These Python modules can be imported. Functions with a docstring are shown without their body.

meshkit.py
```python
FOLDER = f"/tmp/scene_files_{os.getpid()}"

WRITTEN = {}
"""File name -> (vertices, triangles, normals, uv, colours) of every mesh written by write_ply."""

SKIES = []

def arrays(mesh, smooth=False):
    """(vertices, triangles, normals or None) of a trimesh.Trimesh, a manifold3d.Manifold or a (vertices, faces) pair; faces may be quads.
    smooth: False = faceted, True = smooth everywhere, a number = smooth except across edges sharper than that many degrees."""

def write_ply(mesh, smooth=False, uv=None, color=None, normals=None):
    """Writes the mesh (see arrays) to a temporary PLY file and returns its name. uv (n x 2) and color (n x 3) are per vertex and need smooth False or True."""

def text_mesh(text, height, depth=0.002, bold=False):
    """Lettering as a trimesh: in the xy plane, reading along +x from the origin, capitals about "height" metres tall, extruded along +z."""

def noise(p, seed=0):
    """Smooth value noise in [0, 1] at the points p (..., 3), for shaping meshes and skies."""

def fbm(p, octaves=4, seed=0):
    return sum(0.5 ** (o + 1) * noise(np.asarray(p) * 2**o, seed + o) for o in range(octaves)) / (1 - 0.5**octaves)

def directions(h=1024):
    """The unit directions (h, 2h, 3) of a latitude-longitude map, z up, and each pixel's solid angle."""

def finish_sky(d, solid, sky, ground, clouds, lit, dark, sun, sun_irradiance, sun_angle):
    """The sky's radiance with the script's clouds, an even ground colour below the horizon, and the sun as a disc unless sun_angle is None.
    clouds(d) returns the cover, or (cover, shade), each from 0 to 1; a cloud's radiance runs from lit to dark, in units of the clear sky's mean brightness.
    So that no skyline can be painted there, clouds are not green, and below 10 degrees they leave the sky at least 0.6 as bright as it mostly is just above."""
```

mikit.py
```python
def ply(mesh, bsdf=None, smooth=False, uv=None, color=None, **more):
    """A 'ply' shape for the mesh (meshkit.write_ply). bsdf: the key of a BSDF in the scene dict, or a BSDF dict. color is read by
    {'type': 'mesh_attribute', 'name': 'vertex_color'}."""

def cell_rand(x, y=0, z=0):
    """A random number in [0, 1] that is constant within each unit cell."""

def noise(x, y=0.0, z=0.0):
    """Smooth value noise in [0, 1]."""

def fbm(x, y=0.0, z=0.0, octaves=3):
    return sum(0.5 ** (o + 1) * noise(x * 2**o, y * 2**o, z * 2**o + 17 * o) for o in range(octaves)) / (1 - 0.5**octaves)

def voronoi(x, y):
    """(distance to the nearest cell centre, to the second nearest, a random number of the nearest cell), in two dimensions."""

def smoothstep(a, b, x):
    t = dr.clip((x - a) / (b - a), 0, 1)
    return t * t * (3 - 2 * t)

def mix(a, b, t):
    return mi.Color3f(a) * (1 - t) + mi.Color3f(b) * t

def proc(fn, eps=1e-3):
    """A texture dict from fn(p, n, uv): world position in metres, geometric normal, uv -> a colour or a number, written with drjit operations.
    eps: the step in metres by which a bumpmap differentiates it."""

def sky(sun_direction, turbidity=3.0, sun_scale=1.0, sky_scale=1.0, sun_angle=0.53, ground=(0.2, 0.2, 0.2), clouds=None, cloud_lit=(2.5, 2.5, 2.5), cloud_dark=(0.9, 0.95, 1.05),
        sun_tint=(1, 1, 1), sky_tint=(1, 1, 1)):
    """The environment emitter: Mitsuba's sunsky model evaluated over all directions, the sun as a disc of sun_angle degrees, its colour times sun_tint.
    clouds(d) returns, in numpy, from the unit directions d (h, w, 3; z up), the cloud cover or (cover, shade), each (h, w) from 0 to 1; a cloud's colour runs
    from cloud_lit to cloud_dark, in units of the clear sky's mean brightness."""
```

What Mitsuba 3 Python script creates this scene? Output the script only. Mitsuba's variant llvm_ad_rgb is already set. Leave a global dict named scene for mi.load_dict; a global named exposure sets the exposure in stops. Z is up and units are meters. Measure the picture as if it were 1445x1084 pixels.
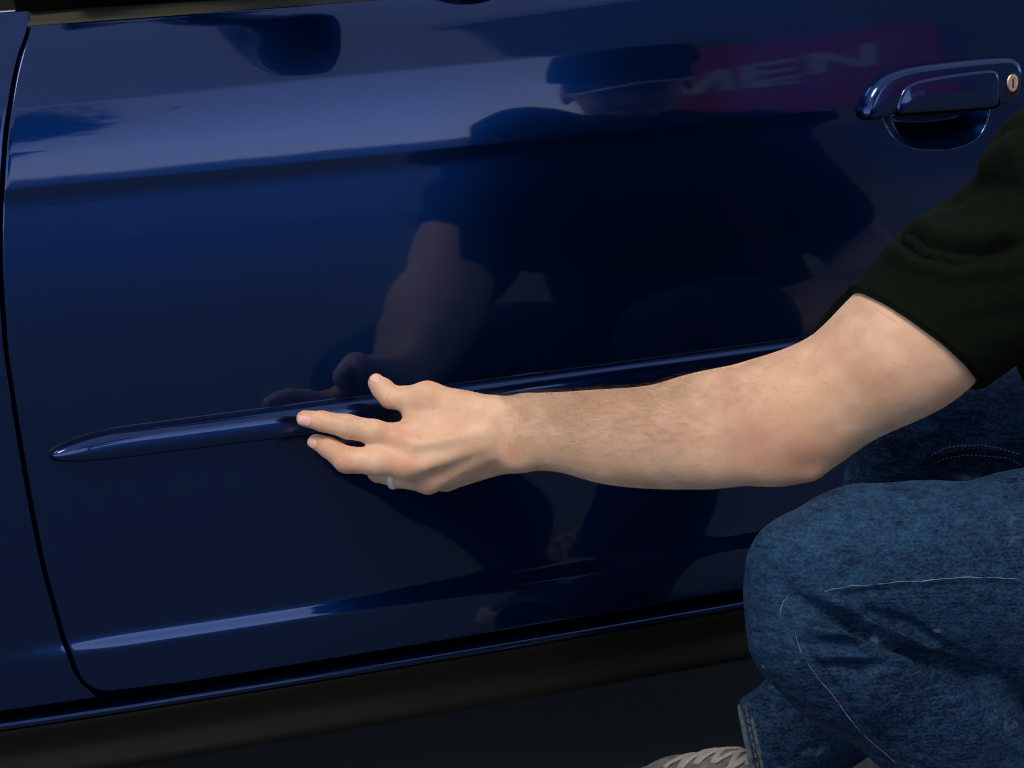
import math
import numpy as np, trimesh, mitsuba as mi, mikit, meshkit, drjit as dr
from scipy import ndimage
from mikit import ply, proc, noise, fbm, voronoi, smoothstep, mix

T = mi.ScalarTransform4f
scene, labels = {}, {}
exposure = 2.45

# ------------------------------------------------------------------ camera, sky
EYE = (-1.79892, -3.09919, 1.23675)
scene['camera'] = {'type': 'perspective', 'fov': 14.968, 'fov_axis': 'x', 'near_clip': 0.05, 'far_clip': 1500.0,
                   'to_world': T().look_at(origin=EYE, target=(0, 0, 0.46), up=(0.11704, 0.17699, 0.97723))}


def overcast(d):
    """An even cloud layer, slightly broken, thinning towards the horizon."""
    n = meshkit.fbm(d * [3.0, 3.0, 7.0] + 4.0, 4)
    return np.ones(d.shape[:2]), np.clip(2.4 * np.clip(d[..., 2], 0, 1) ** 0.8 + 0.25 * (n - 0.5), 0, 1)


scene['sky'] = mikit.sky((-0.42, -0.52, 0.74), turbidity=3, sun_scale=0.3, sun_angle=22, sun_tint=(1.02, 1.0, 0.98), clouds=overcast, cloud_lit=(3.4, 4.05, 5.2), cloud_dark=(0.83, 0.91, 1.08))
labels['sky'] = {'label': 'pale overcast sky mirrored in the door paint', 'kind': 'structure'}

# ------------------------------------------------------------------ helpers


def obj(key, mesh, bsdf, smooth=True, label=None, cat=None, group=None, kind=None, **kw):
    if key in scene:
        k = 1
        while f'{key}_{k:03d}' in scene:
            k += 1
        key = f'{key}_{k:03d}'
    scene[key] = ply(mesh, bsdf, smooth=smooth, **kw)
    tag(key, label, cat, group, kind)
    return key


def tag(key, label=None, cat=None, group=None, kind=None):
    d = {k: v for k, v in (('label', label), ('category', cat), ('group', group), ('kind', kind)) if v}
    if d:
        labels[key] = d


def join(parts):
    vs, fs, o = [], [], 0
    for v, f in parts:
        vs.append(np.asarray(v)); fs.append(np.asarray(f) + o); o += len(v)
    return np.vstack(vs), np.vstack(fs)


def tube(pts, r, sides=8, caps=True, flat=1.0, up=None):
    """A closed tube along the points; flat < 1 squashes it across `up`."""
    p = np.asarray(pts, float)
    r = np.broadcast_to(r, (len(p),))
    t = np.gradient(p, axis=0)
    t /= np.linalg.norm(t, axis=1, keepdims=True) + 1e-12
    a = np.cross(t, np.where(np.abs(t[:, 2:]) < 0.9, [0, 0, 1.0], [1.0, 0, 0]) if up is None else np.broadcast_to(up, p.shape))
    a /= np.linalg.norm(a, axis=1, keepdims=True) + 1e-12
    b = np.cross(a, t)
    ang = np.arange(sides) * 2 * np.pi / sides
    v = (p[:, None] + r[:, None, None] * (np.cos(ang)[None, :, None] * a[:, None] + flat * np.sin(ang)[None, :, None] * b[:, None])).reshape(-1, 3)
    i, j = [x.ravel() for x in np.meshgrid(np.arange(len(p) - 1), np.arange(sides), indexing='ij')]
    q = np.stack([i * sides + j, (i + 1) * sides + j, (i + 1) * sides + (j + 1) % sides, i * sides + (j + 1) % sides], -1)
    f = np.vstack([q[:, [0, 1, 2]], q[:, [0, 2, 3]]])
    if caps:
        n = len(v)
        v = np.vstack([v, p[:1], p[-1:]])
        k = np.arange(sides)
        e = (len(p) - 1) * sides
        f = np.vstack([f, np.stack([k * 0 + n, k, (k + 1) % sides], 1), np.stack([k * 0 + n + 1, e + (k + 1) % sides, e + k], 1)])
    return v, f


def spline(pts, n):
    """Catmull-Rom through the points, n samples."""
    p = np.asarray(pts, float)
    s = np.concatenate([[0], np.cumsum(np.linalg.norm(np.diff(p, axis=0), axis=1))])
    from scipy.interpolate import CubicSpline, PchipInterpolator
    return PchipInterpolator(s, p)(np.linspace(0, s[-1], n)) if len(p) > 2 else p[0] + (p[1] - p[0]) * np.linspace(0, 1, n)[:, None]


def grid_mesh(X, flip=False):
    """X: (a, b, 3) points -> (vertices, faces)."""
    a, b = X.shape[:2]
    i, j = [x.ravel() for x in np.meshgrid(np.arange(a - 1), np.arange(b - 1), indexing='ij')]
    q = np.stack([i * b + j, (i + 1) * b + j, (i + 1) * b + j + 1, i * b + j + 1], 1)
    if flip:
        q = q[:, ::-1]
    return X.reshape(-1, 3), np.vstack([q[:, [0, 1, 2]], q[:, [0, 2, 3]]])


def box(lo, hi):
    b = trimesh.creation.box(bounds=[lo, hi])
    return np.array(b.vertices), np.array(b.faces)


class Field:
    """A signed distance field on a grid: shapes are blended in, then the zero surface is taken as a mesh."""

    def __init__(s, lo, hi, h):
        s.lo, s.h = np.array(lo, float), h
        s.n = np.ceil((np.array(hi) - lo) / h).astype(int) + 1
        s.f = np.full(s.n, 1.0, np.float32)

    def window(s, lo, hi):
        a = np.clip(np.floor((np.min(lo, 0) - s.lo) / s.h).astype(int), 0, s.n)
        b = np.clip(np.ceil((np.max(hi, 0) - s.lo) / s.h).astype(int) + 1, 0, s.n)
        w = tuple(slice(x, y) for x, y in zip(a, b))
        ax = [(s.lo[k] + s.h * np.arange(a[k], b[k])).astype(np.float32) for k in range(3)]
        return w, ax[0][:, None, None], ax[1][None, :, None], ax[2][None, None, :]

    def blend(s, w, d, k):
        o = s.f[w]
        if k > 0:
            h = np.maximum(k - np.abs(o - d), 0) / k
            s.f[w] = np.minimum(o, d) - h * h * k * 0.25
        else:
            s.f[w] = np.minimum(o, d)

    def carve(s, w, d, k=0.0):
        o = s.f[w]
        h = np.maximum(k - np.abs(o + d), 0) / k if k > 0 else 0
        s.f[w] = np.maximum(o, -d) + h * h * k * 0.25

    def cone_d(s, a, b, ra, rb, m):
        a, b = np.array(a, float), np.array(b, float)
        r = max(ra, rb) + m
        w, x, y, z = s.window([a - r, b - r], [a + r, b + r])
        ab = b - a
        t = np.clip(((x - a[0]) * ab[0] + (y - a[1]) * ab[1] + (z - a[2]) * ab[2]) / max(ab @ ab, 1e-12), 0, 1)
        d = np.sqrt((x - a[0] - t * ab[0]) ** 2 + (y - a[1] - t * ab[1]) ** 2 + (z - a[2] - t * ab[2]) ** 2) - (ra + (rb - ra) * t)
        return w, d.astype(np.float32)

    def cone(s, a, b, ra, rb, k=0.01):
        w, d = s.cone_d(a, b, ra, rb, max(0.02, 1.5 * k))
        s.blend(w, d, k)

    def chain(s, pts, rad, k=0.01, dense=0):
        """One limb: its own bones joined smoothly first, then blended with what is there."""
        p, r = np.array(pts, float), np.array(rad, float)
        if dense:
            pr = spline(np.column_stack([p, r]), dense)
            p, r = pr[:, :3], pr[:, 3]
        m = r.max() + max(0.02, 1.5 * k)
        w, x, y, z = s.window(p - m, p + m)
        g = None
        for a, b, ra, rb in zip(p[:-1], p[1:], r[:-1], r[1:]):
            ab = b - a
            t = np.clip(((x - a[0]) * ab[0] + (y - a[1]) * ab[1] + (z - a[2]) * ab[2]) / max(ab @ ab, 1e-12), 0, 1)
            d = np.sqrt((x - a[0] - t * ab[0]) ** 2 + (y - a[1] - t * ab[1]) ** 2 + (z - a[2] - t * ab[2]) ** 2) - (ra + (rb - ra) * t)
            if g is None:
                g = d
            else:
                kk = 0.004 if dense else 0.35 * min(ra, rb)
                h = np.maximum(kk - np.abs(g - d), 0) / kk
                g = np.minimum(g, d) - h * h * kk * 0.25
        s.blend(w, g.astype(np.float32), k)

    def ellipsoid(s, c, r, axes=None, k=0.01, carve=False):
        c, r = np.array(c, float), np.array(r, float)
        A = np.eye(3) if axes is None else np.array(axes, float)
        m = r.max() + max(0.02, 1.5 * k)
        w, x, y, z = s.window([c - m], [c + m])
        u = [(x - c[0]) * A[i][0] + (y - c[1]) * A[i][1] + (z - c[2]) * A[i][2] for i in range(3)]
        k0 = np.sqrt(sum((u[i] / r[i]) ** 2 for i in range(3)))
        k1 = np.sqrt(sum((u[i] / r[i] ** 2) ** 2 for i in range(3))) + 1e-9
        d = (k0 * (k0 - 1) / k1).astype(np.float32)
        (s.carve if carve else s.blend)(w, d, k)

    def sample(s, p, order=1):
        return ndimage.map_coordinates(s.f, ((p - s.lo) / s.h).T, order=order, mode='nearest')

    def grad(s, p):
        e = s.h * 0.75
        g = np.stack([s.sample(p + e * np.eye(3)[k]) - s.sample(p - e * np.eye(3)[k]) for k in range(3)], 1)
        return g / (np.linalg.norm(g, axis=1, keepdims=True) + 1e-9)

    def mesh(s):
        """Surface nets."""
        f = s.f
        ins = f < 0
        c = [ins[i:f.shape[0] - 1 + i, j:f.shape[1] - 1 + j, k:f.shape[2] - 1 + k] for i in (0, 1) for j in (0, 1) for k in (0, 1)]
        act = np.logical_or.reduce(c) & ~np.logical_and.reduce(c)
        I = np.argwhere(act)
        idx = np.full(act.shape, -1, np.int32)
        idx[act] = np.arange(len(I))
        off = np.array([(i, j, k) for i in (0, 1) for j in (0, 1) for k in (0, 1)])
        vals = np.stack([f[tuple((I + o).T)] for o in off], 1)
        acc, cnt = np.zeros((len(I), 3)), np.zeros(len(I))
        for a in range(8):
            for b in range(a + 1, 8):
                if np.abs(off[a] - off[b]).sum() == 1:
                    va, vb = vals[:, a], vals[:, b]
                    m = (va < 0) != (vb < 0)
                    t = va[m] / (va[m] - vb[m])
                    acc[m] += off[a] + t[:, None] * (off[b] - off[a])
                    cnt[m] += 1
        v = s.lo + s.h * (I + acc / cnt[:, None])
        faces = []
        for ax in range(3):
            n0 = [slice(None)] * 3
            n1 = [slice(None)] * 3
            n0[ax], n1[ax] = slice(0, -1), slice(1, None)
            A, B = ins[tuple(n0)], ins[tuple(n1)]
            E = np.argwhere(A != B)
            o1, o2 = [k for k in range(3) if k != ax]
            E = E[(E[:, o1] > 0) & (E[:, o2] > 0) & (E[:, o1] < f.shape[o1] - 1) & (E[:, o2] < f.shape[o2] - 1)]
            u, w = np.eye(3, dtype=int)[o1], np.eye(3, dtype=int)[o2]
            q = np.stack([idx[tuple((E - u - w).T)], idx[tuple((E - w).T)], idx[tuple(E.T)], idx[tuple((E - u).T)]], 1)
            flip = A[tuple(E.T)] == (ax == 1)
            q[flip] = q[flip][:, ::-1]
            faces.append(q)
        q = np.vstack(faces)
        for _ in range(2):
            v = v - np.clip(s.sample(v), -s.h, s.h)[:, None] * s.grad(v) * 0.8
        return v, np.vstack([q[:, [0, 1, 2]], q[:, [0, 2, 3]]])


def facing_out(m):
    t = trimesh.Trimesh(*m, process=False)
    return m if t.volume > 0 else (m[0], m[1][:, ::-1])


def relax(m, n=6):
    """A few Taubin steps take the grid out of a meshed field."""
    v, f = m
    from scipy import sparse
    e = np.vstack([f[:, [0, 1]], f[:, [1, 2]], f[:, [2, 0]]])
    W = sparse.coo_matrix((np.ones(len(e) * 2), (np.r_[e[:, 0], e[:, 1]], np.r_[e[:, 1], e[:, 0]])), shape=(len(v), len(v))).tocsr()
    W.data[:] = 1
    D = sparse.diags(1 / np.maximum(np.asarray(W.sum(1)).ravel(), 1)) @ W
    for k in range(n):
        v = v + (0.5 if k % 2 == 0 else -0.52) * (D @ v - v)
    return v, f


def vertex_normals(m):
    v, f = m
    n = np.zeros_like(v)
    c = np.cross(v[f[:, 1]] - v[f[:, 0]], v[f[:, 2]] - v[f[:, 0]])
    for k in range(3):
        np.add.at(n, f[:, k], c)
    return n / (np.linalg.norm(n, axis=1, keepdims=True) + 1e-12)


def line_dist(v, pts):
    """Distance of the points v to a polyline, and the parameter 0..1 along it."""
    p = np.asarray(pts, float)
    L = np.linalg.norm(np.diff(p, axis=0), axis=1)
    best, par, s = np.full(len(v), 9.0), np.zeros(len(v)), 0
    for a, b, l in zip(p[:-1], p[1:], L):
        t = np.clip((v - a) @ (b - a) / l ** 2, 0, 1)
        d = np.linalg.norm(v - a - t[:, None] * (b - a), axis=1)
        m = d < best
        best[m], par[m] = d[m], (s + t * l)[m] / L.sum()
        s += l
    return best, par


def fold(m, lines):
    """Push creases (negative) and ridges (positive) into a cloth mesh: (points, height, width) each, fading at the ends."""
    v, f = m
    n = vertex_normals(m)
    d = np.zeros(len(v))
    for pts, a, w in lines:
        p = np.asarray(pts)
        near = np.all((v > p.min(0) - 4 * w) & (v < p.max(0) + 4 * w), axis=1)
        if near.any():
            r, t = line_dist(v[near], p)
            d[near] += a * np.exp(-(r / w) ** 2) * np.clip(np.minimum(t, 1 - t) * 6 + 0.15, 0, 1)
    return v + n * d[:, None], f


# ------------------------------------------------------------------ materials


def rgb(*c):
    return {'type': 'rgb', 'value': list(c)}


def principled(color, rough=0.5, **kw):
    return {'type': 'principled', 'base_color': rgb(*color) if isinstance(color, tuple) else color, 'roughness': rough, **kw}


def two(b):
    return {'type': 'twosided', 'bsdf': b}


def bump(b, fn, scale, eps=5e-4):
    return {'type': 'bumpmap', 'arbitrary': proc(fn, eps=eps), 'scale': scale, 'bsdf': b}


# blue metallic base under a clear lacquer
scene['paint'] = two({'type': 'blendbsdf', 'weight': 0.20,
                      'a': {'type': 'roughplastic', 'distribution': 'ggx', 'alpha': 0.0015, 'diffuse_reflectance': rgb(0.0003, 0.0062, 0.031), 'int_ior': 1.56, 'nonlinear': True},
                      'b': principled((0.008, 0.115, 0.56), 0.23, metallic=1.0)})
scene['gloss_black'] = two({'type': 'plastic', 'diffuse_reflectance': rgb(0.003, 0.003, 0.004), 'int_ior': 1.5})
scene['rubber'] = two(principled((0.004, 0.004, 0.004), 0.7, specular=0.2))  # flat black, also used for the shade strip round the side moulding
scene['seal'] = two(principled((0.035, 0.036, 0.028), 0.55, specular=0.3))


def clad_col(p, n, uv):
    d = fbm(p.x * 7, p.y * 7, p.z * 30, 3)
    return mix((0.0017, 0.0019, 0.0016), (0.0036, 0.0036, 0.0030), d)


scene['cladding'] = two(bump(principled(proc(clad_col), 0.5, specular=0.22), lambda p, n, uv: noise(p.x * 900, p.y * 900, p.z * 900), 0.00012))
scene['dark_glass'] = two({'type': 'plastic', 'diffuse_reflectance': rgb(0.002, 0.002, 0.002), 'int_ior': 1.5})
scene['brass'] = two({'type': 'roughconductor', 'material': 'none', 'specular_reflectance': rgb(0.95, 0.62, 0.45), 'alpha': 0.25})
scene['black_hole'] = two(principled((0.002, 0.002, 0.002), 0.9, specular=0.0))
scene['steel'] = two(principled((0.92, 0.90, 0.82), 0.22, metallic=0.35, specular=0.9))

REDS = [((-0.1717, -0.0880, 0.4469), 0.014), ((-0.1696, -0.0940, 0.4235), 0.015), ((0.0710, -0.3800, 0.4473), 0.030), ((-0.1647, -0.0450, 0.4681), 0.010), ((-0.2387, -0.0350, 0.4622), 0.009), ((-0.2162, -0.0700, 0.4215), 0.011),
        ((-0.0745, -0.1300, 0.4282), 0.009), ((-0.1445, -0.0900, 0.3990), 0.012), ((0.1747, -0.4400, 0.5200), 0.022), ((-0.2280, -0.0300, 0.4401), 0.010), ((0.0231, -0.3700, 0.4629), 0.03)]
MOLES = [((0.1050, -0.4300, 0.5767), 0.0013), ((0.1425, -0.4400, 0.5064), 0.0012), ((0.1057, -0.4300, 0.4984), 0.0010), ((0.0067, -0.3200, 0.4437), 0.0014), ((-0.0382, -0.2200, 0.4851), 0.0008), ((0.1671, -0.4500, 0.5321), 0.0009), ((0.0848, -0.4000, 0.5609), 0.0009)]
CREASE_SHADE = [((-0.2097, -0.0611, 0.4642), (-0.2130, -0.0625, 0.4511)), ((-0.2079, -0.0631, 0.4637), (-0.2103, -0.0643, 0.4498)), ((-0.2045, -0.0647, 0.4629), (-0.2066, -0.0653, 0.4482)), ((-0.2241, -0.0461, 0.4677), (-0.2273, -0.0489, 0.4562)), ((-0.2221, -0.0478, 0.4671), (-0.2252, -0.0504, 0.4556)), ((-0.2132, -0.0650, 0.4372), (-0.2197, -0.0672, 0.4241)), ((-0.2099, -0.0669, 0.4371), (-0.2163, -0.0703, 0.4216)), ((-0.2055, -0.0683, 0.4369), (-0.2106, -0.0716, 0.4185)), ((-0.1561, -0.0514, 0.4834), (-0.1622, -0.0515, 0.4736)), ((-0.1539, -0.0528, 0.4834), (-0.1597, -0.0535, 0.4710)), ((-0.1516, -0.0553, 0.4836), (-0.1566, -0.0558, 0.4691)), ((-0.0719, -0.1252, 0.4697), (-0.0789, -0.1300, 0.4340)), ((-0.0682, -0.1327, 0.4673), (-0.0743, -0.1349, 0.4370))]
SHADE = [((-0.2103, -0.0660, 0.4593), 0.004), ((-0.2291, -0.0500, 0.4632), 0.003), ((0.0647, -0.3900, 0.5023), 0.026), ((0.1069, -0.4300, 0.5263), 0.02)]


def skin_col(p, n, uv):
    m = fbm(p.x * 60, p.y * 60, p.z * 60, 4)
    m2 = fbm(p.x * 17 + 5, p.y * 17, p.z * 17, 3)
    c = mix((0.575, 0.365, 0.236), (0.70, 0.472, 0.335), smoothstep(0.2, 0.8, m))
    c = mix(c, (0.64, 0.345, 0.245), smoothstep(0.42, 0.72, m2) * 0.45)
    red = mi.Float(0)
    for q, r in REDS:
        red = dr.maximum(red, dr.exp(-(dr.square(p.x - q[0]) + dr.square(p.y - q[1]) + dr.square(p.z - q[2])) / (r * r)))
    c = mix(c, (0.58, 0.24, 0.16), red * 0.60)
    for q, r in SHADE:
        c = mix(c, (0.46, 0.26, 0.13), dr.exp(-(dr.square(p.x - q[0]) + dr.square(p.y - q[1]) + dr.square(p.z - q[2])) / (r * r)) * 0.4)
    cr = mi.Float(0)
    for a, b in CREASE_SHADE:
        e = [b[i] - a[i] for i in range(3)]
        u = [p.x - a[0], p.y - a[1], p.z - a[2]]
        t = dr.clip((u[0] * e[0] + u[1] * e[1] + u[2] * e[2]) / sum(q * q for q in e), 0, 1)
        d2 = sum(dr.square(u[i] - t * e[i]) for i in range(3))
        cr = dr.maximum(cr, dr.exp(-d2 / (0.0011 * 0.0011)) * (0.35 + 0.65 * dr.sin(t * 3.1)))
    c = mix(c, (0.40, 0.20, 0.125), cr * 0.8)  # groove shade painted into the skin colour; the mesh has no grooves here
    sp, _, k = voronoi(p.x * 150 + p.y * 40, p.z * 150 - p.y * 60)
    c = mix(c, (0.44, 0.22, 0.12), smoothstep(0.20, 0.05, sp) * smoothstep(0.72, 0.9, k) * 0.35)
    for q, r in MOLES:
        c = mix(c, (0.22, 0.075, 0.04), smoothstep(1.3, 0.6, dr.sqrt(dr.square(p.x - q[0]) + 0.15 * dr.square(p.y - q[1]) + dr.square(p.z - q[2])) / r) * 0.75)
    return c


def skin_bump(p, n, uv):
    d1, d2, _ = voronoi(p.x * 620 + p.y * 300, p.z * 620 - p.y * 240)
    return smoothstep(0.0, 0.35, d2 - d1) * 0.6 + 0.7 * fbm(p.x * 260, p.y * 260, p.z * 260, 3)


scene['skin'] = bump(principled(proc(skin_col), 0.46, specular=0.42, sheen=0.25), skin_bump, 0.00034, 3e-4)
scene['nail'] = two(principled((0.74, 0.46, 0.40), 0.22, specular=0.5))
scene['hair'] = two(principled((0.060, 0.034, 0.017), 0.5))


KNEE, THIGH = (-0.0190, -0.4600, 0.3880), (0.1389, -0.4700, 0.4208)


def denim_col(p, n, uv):
    q = p.x * 0.8 - p.y * 0.6
    slub = fbm(q * 60, p.y * 60 + 3, p.z * 520, 3)
    wear = fbm(p.x * 16, p.y * 16, p.z * 16, 4)
    mott = fbm(p.x * 110, p.y * 110, p.z * 110, 3)
    fine = noise(p.x * 560, p.y * 560, p.z * 560)
    w1 = dr.exp(-(dr.square(p.x - KNEE[0]) + dr.square(p.y - KNEE[1]) + dr.square(p.z - KNEE[2])) / 0.0052)
    w2 = dr.exp(-(dr.square((p.x - THIGH[0]) * 0.45) + dr.square(p.y - THIGH[1]) + dr.square(p.z - THIGH[2])) / 0.0030)
    t = dr.clip(0.27 + 0.26 * w1 + 0.36 * w2 + (slub - 0.5) * 0.60 + (wear - 0.5) * 0.45 + (mott - 0.5) * 0.65 + (fine - 0.5) * 0.75, 0, 1)
    c = mix((0.0007, 0.0060, 0.027), (0.0165, 0.060, 0.132), t)
    w = smoothstep(0.66, 0.82, fbm(p.x * 75 + 9, p.y * 75, p.z * 75, 3)) * smoothstep(0.5, 0.7, wear)
    return mix(c, (0.12, 0.18, 0.25), w * 0.7)


def denim_bump(p, n, uv):
    q = p.x * 0.8 - p.y * 0.6
    return fbm(q * 700, p.y * 700, p.z * 1400, 2) + 2.5 * fbm(p.x * 90, p.y * 90, p.z * 90, 3)


scene['denim'] = two(bump(principled(proc(denim_col), 0.85, specular=0.15, sheen=0.5), denim_bump, 0.0006, 4e-4))
scene['denim_worn'] = two(principled((0.15, 0.20, 0.26), 0.9, specular=0.1))
scene['denim_hem'] = two(principled(proc(lambda p, n, uv: mix((0.016, 0.032, 0.055), (0.09, 0.12, 0.14), fbm(p.x * 160, p.y * 160, p.z * 160, 3))), 0.9, specular=0.1))
scene['gold_thread'] = two(principled((0.13, 0.075, 0.022), 0.7))
scene['pale_thread'] = two(principled((0.20, 0.24, 0.26), 0.8))


def shirt_col(p, n, uv):
    return mix((0.0022, 0.0046, 0.0026), (0.0045, 0.0078, 0.0046), fbm(p.x * 120, p.y * 120, p.z * 120, 3))


scene['shirt'] = two(bump(principled(proc(shirt_col), 0.9, specular=0.05, sheen=0.25), lambda p, n, uv: fbm(p.x * 500, p.y * 500, p.z * 500, 2) + 3 * fbm(p.x * 70, p.y * 70, p.z * 70, 3), 0.0005, 4e-4))
scene['cap_cloth'] = two(principled((0.010, 0.012, 0.016), 0.85, specular=0.15))
scene['highlight_white'] = two(principled((0.75, 0.75, 0.75), 0.5))  # white for the painted highlight on the cap brim
scene['canvas'] = two(bump(principled(proc(lambda p, n, uv: mix((0.05, 0.05, 0.055), (0.17, 0.17, 0.185), fbm(p.x * 130, p.y * 130, p.z * 130, 3))), 0.9, specular=0.1), lambda p, n, uv: noise(p.x * 900, p.y * 900, p.z * 900), 0.0003, 4e-4))
scene['sole'] = two(principled((0.34, 0.33, 0.30), 0.7))
scene['lace'] = two(principled((0.23, 0.235, 0.24), 0.85))


def asphalt(p, n, uv):
    d1, _, k = voronoi(p.x * 90, p.y * 90)
    big = fbm(p.x * 0.7, p.y * 0.7, 0.0, 4)
    c = mix((0.070, 0.083, 0.098), (0.110, 0.126, 0.146), big)
    return mix(c, (0.14, 0.15, 0.16), smoothstep(0.35, 0.1, d1) * k * 0.5)


scene['asphalt'] = two(bump(principled(proc(asphalt), 0.9, specular=0.1), lambda p, n, uv: fbm(p.x * 120, p.y * 120, p.z * 120, 2), 0.0012, 1e-3))
scene['render_wall'] = two(principled(proc(lambda p, n, uv: mix((0.16, 0.185, 0.20), (0.22, 0.245, 0.26), fbm(p.x * 1.5, p.y * 1.5, p.z * 3, 4))), 0.9, specular=0.1))
scene['pale_wall'] = two(principled(proc(lambda p, n, uv: mix((0.58, 0.57, 0.56), (0.70, 0.69, 0.68), fbm(p.x * 1.2, p.y * 1.2, p.z * 2, 4))), 0.9, specular=0.1))
scene['sign_red'] = two(principled((0.50, 0.012, 0.085), 0.5))
scene['sign_white'] = two(principled((0.72, 0.72, 0.74), 0.6))
scene['bark'] = two(principled((0.05, 0.035, 0.025), 0.9))
scene['leaf'] = two(principled((0.035, 0.06, 0.02), 0.7))

# ------------------------------------------------------------------ the setting
gx, gy = np.meshgrid(np.linspace(-700, 700, 41), np.linspace(-900, 200, 41), indexing='ij')
g = np.stack([gx, gy, 0 * gx], -1)
obj('ground', grid_mesh(g), 'asphalt', smooth=False, label='dark worn asphalt under and beside the blue car', kind='structure')

# ---- the car's side: outward tilt of the skin (degrees, + looks up) against height, integrated to depth
TILT = np.array([
    (0.10, -14), (0.205, -9), (0.215, -6), (0.236, -3.5), (0.248, -2.5), (0.2585, -1), (0.2632, 8.5), (0.2690, 13), (0.2740, 7), (0.2815, -2.0), (0.31, -2.6), (0.40, -1.6), (0.47, -0.8),
    (0.52, -0.1), (0.56, 1.2), (0.61, 3.2), (0.645, 3.8), (0.667, 3.8), (0.6735, 2.8), (0.680, -0.6), (0.6866, -0.8), (0.6875, -0.8), (0.6892, 4.0), (0.698, 5.0), (0.718, 7.2), (0.738, 9.2), (0.754, 10.6), (0.7588, 10.8),
    (0.7625, 11.2), (0.7655, 14.5), (0.7685, 16.8), (0.775, 17.5), (0.792, 19.0), (0.806, 21), (0.817, 26), (0.826, 40), (0.90, 45)], float)
_z = np.linspace(0.10, 0.90, 6401)
from scipy.interpolate import PchipInterpolator as _P
_t = _P(TILT[:, 0], TILT[:, 1])(_z)
_tf = np.where((_z > 0.245) & (_z < 0.295), np.interp(_z, [0.245, 0.295], [-2.8, -2.3]), _t)


def _integral(t):
    y = np.concatenate([[0], np.cumsum(np.tan(np.radians((t[1:] + t[:-1]) / 2))) * (_z[1] - _z[0])])
    return y - np.interp(0.45, _z, y)


_y, _yf = _integral(_t), _integral(_tf)


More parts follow.
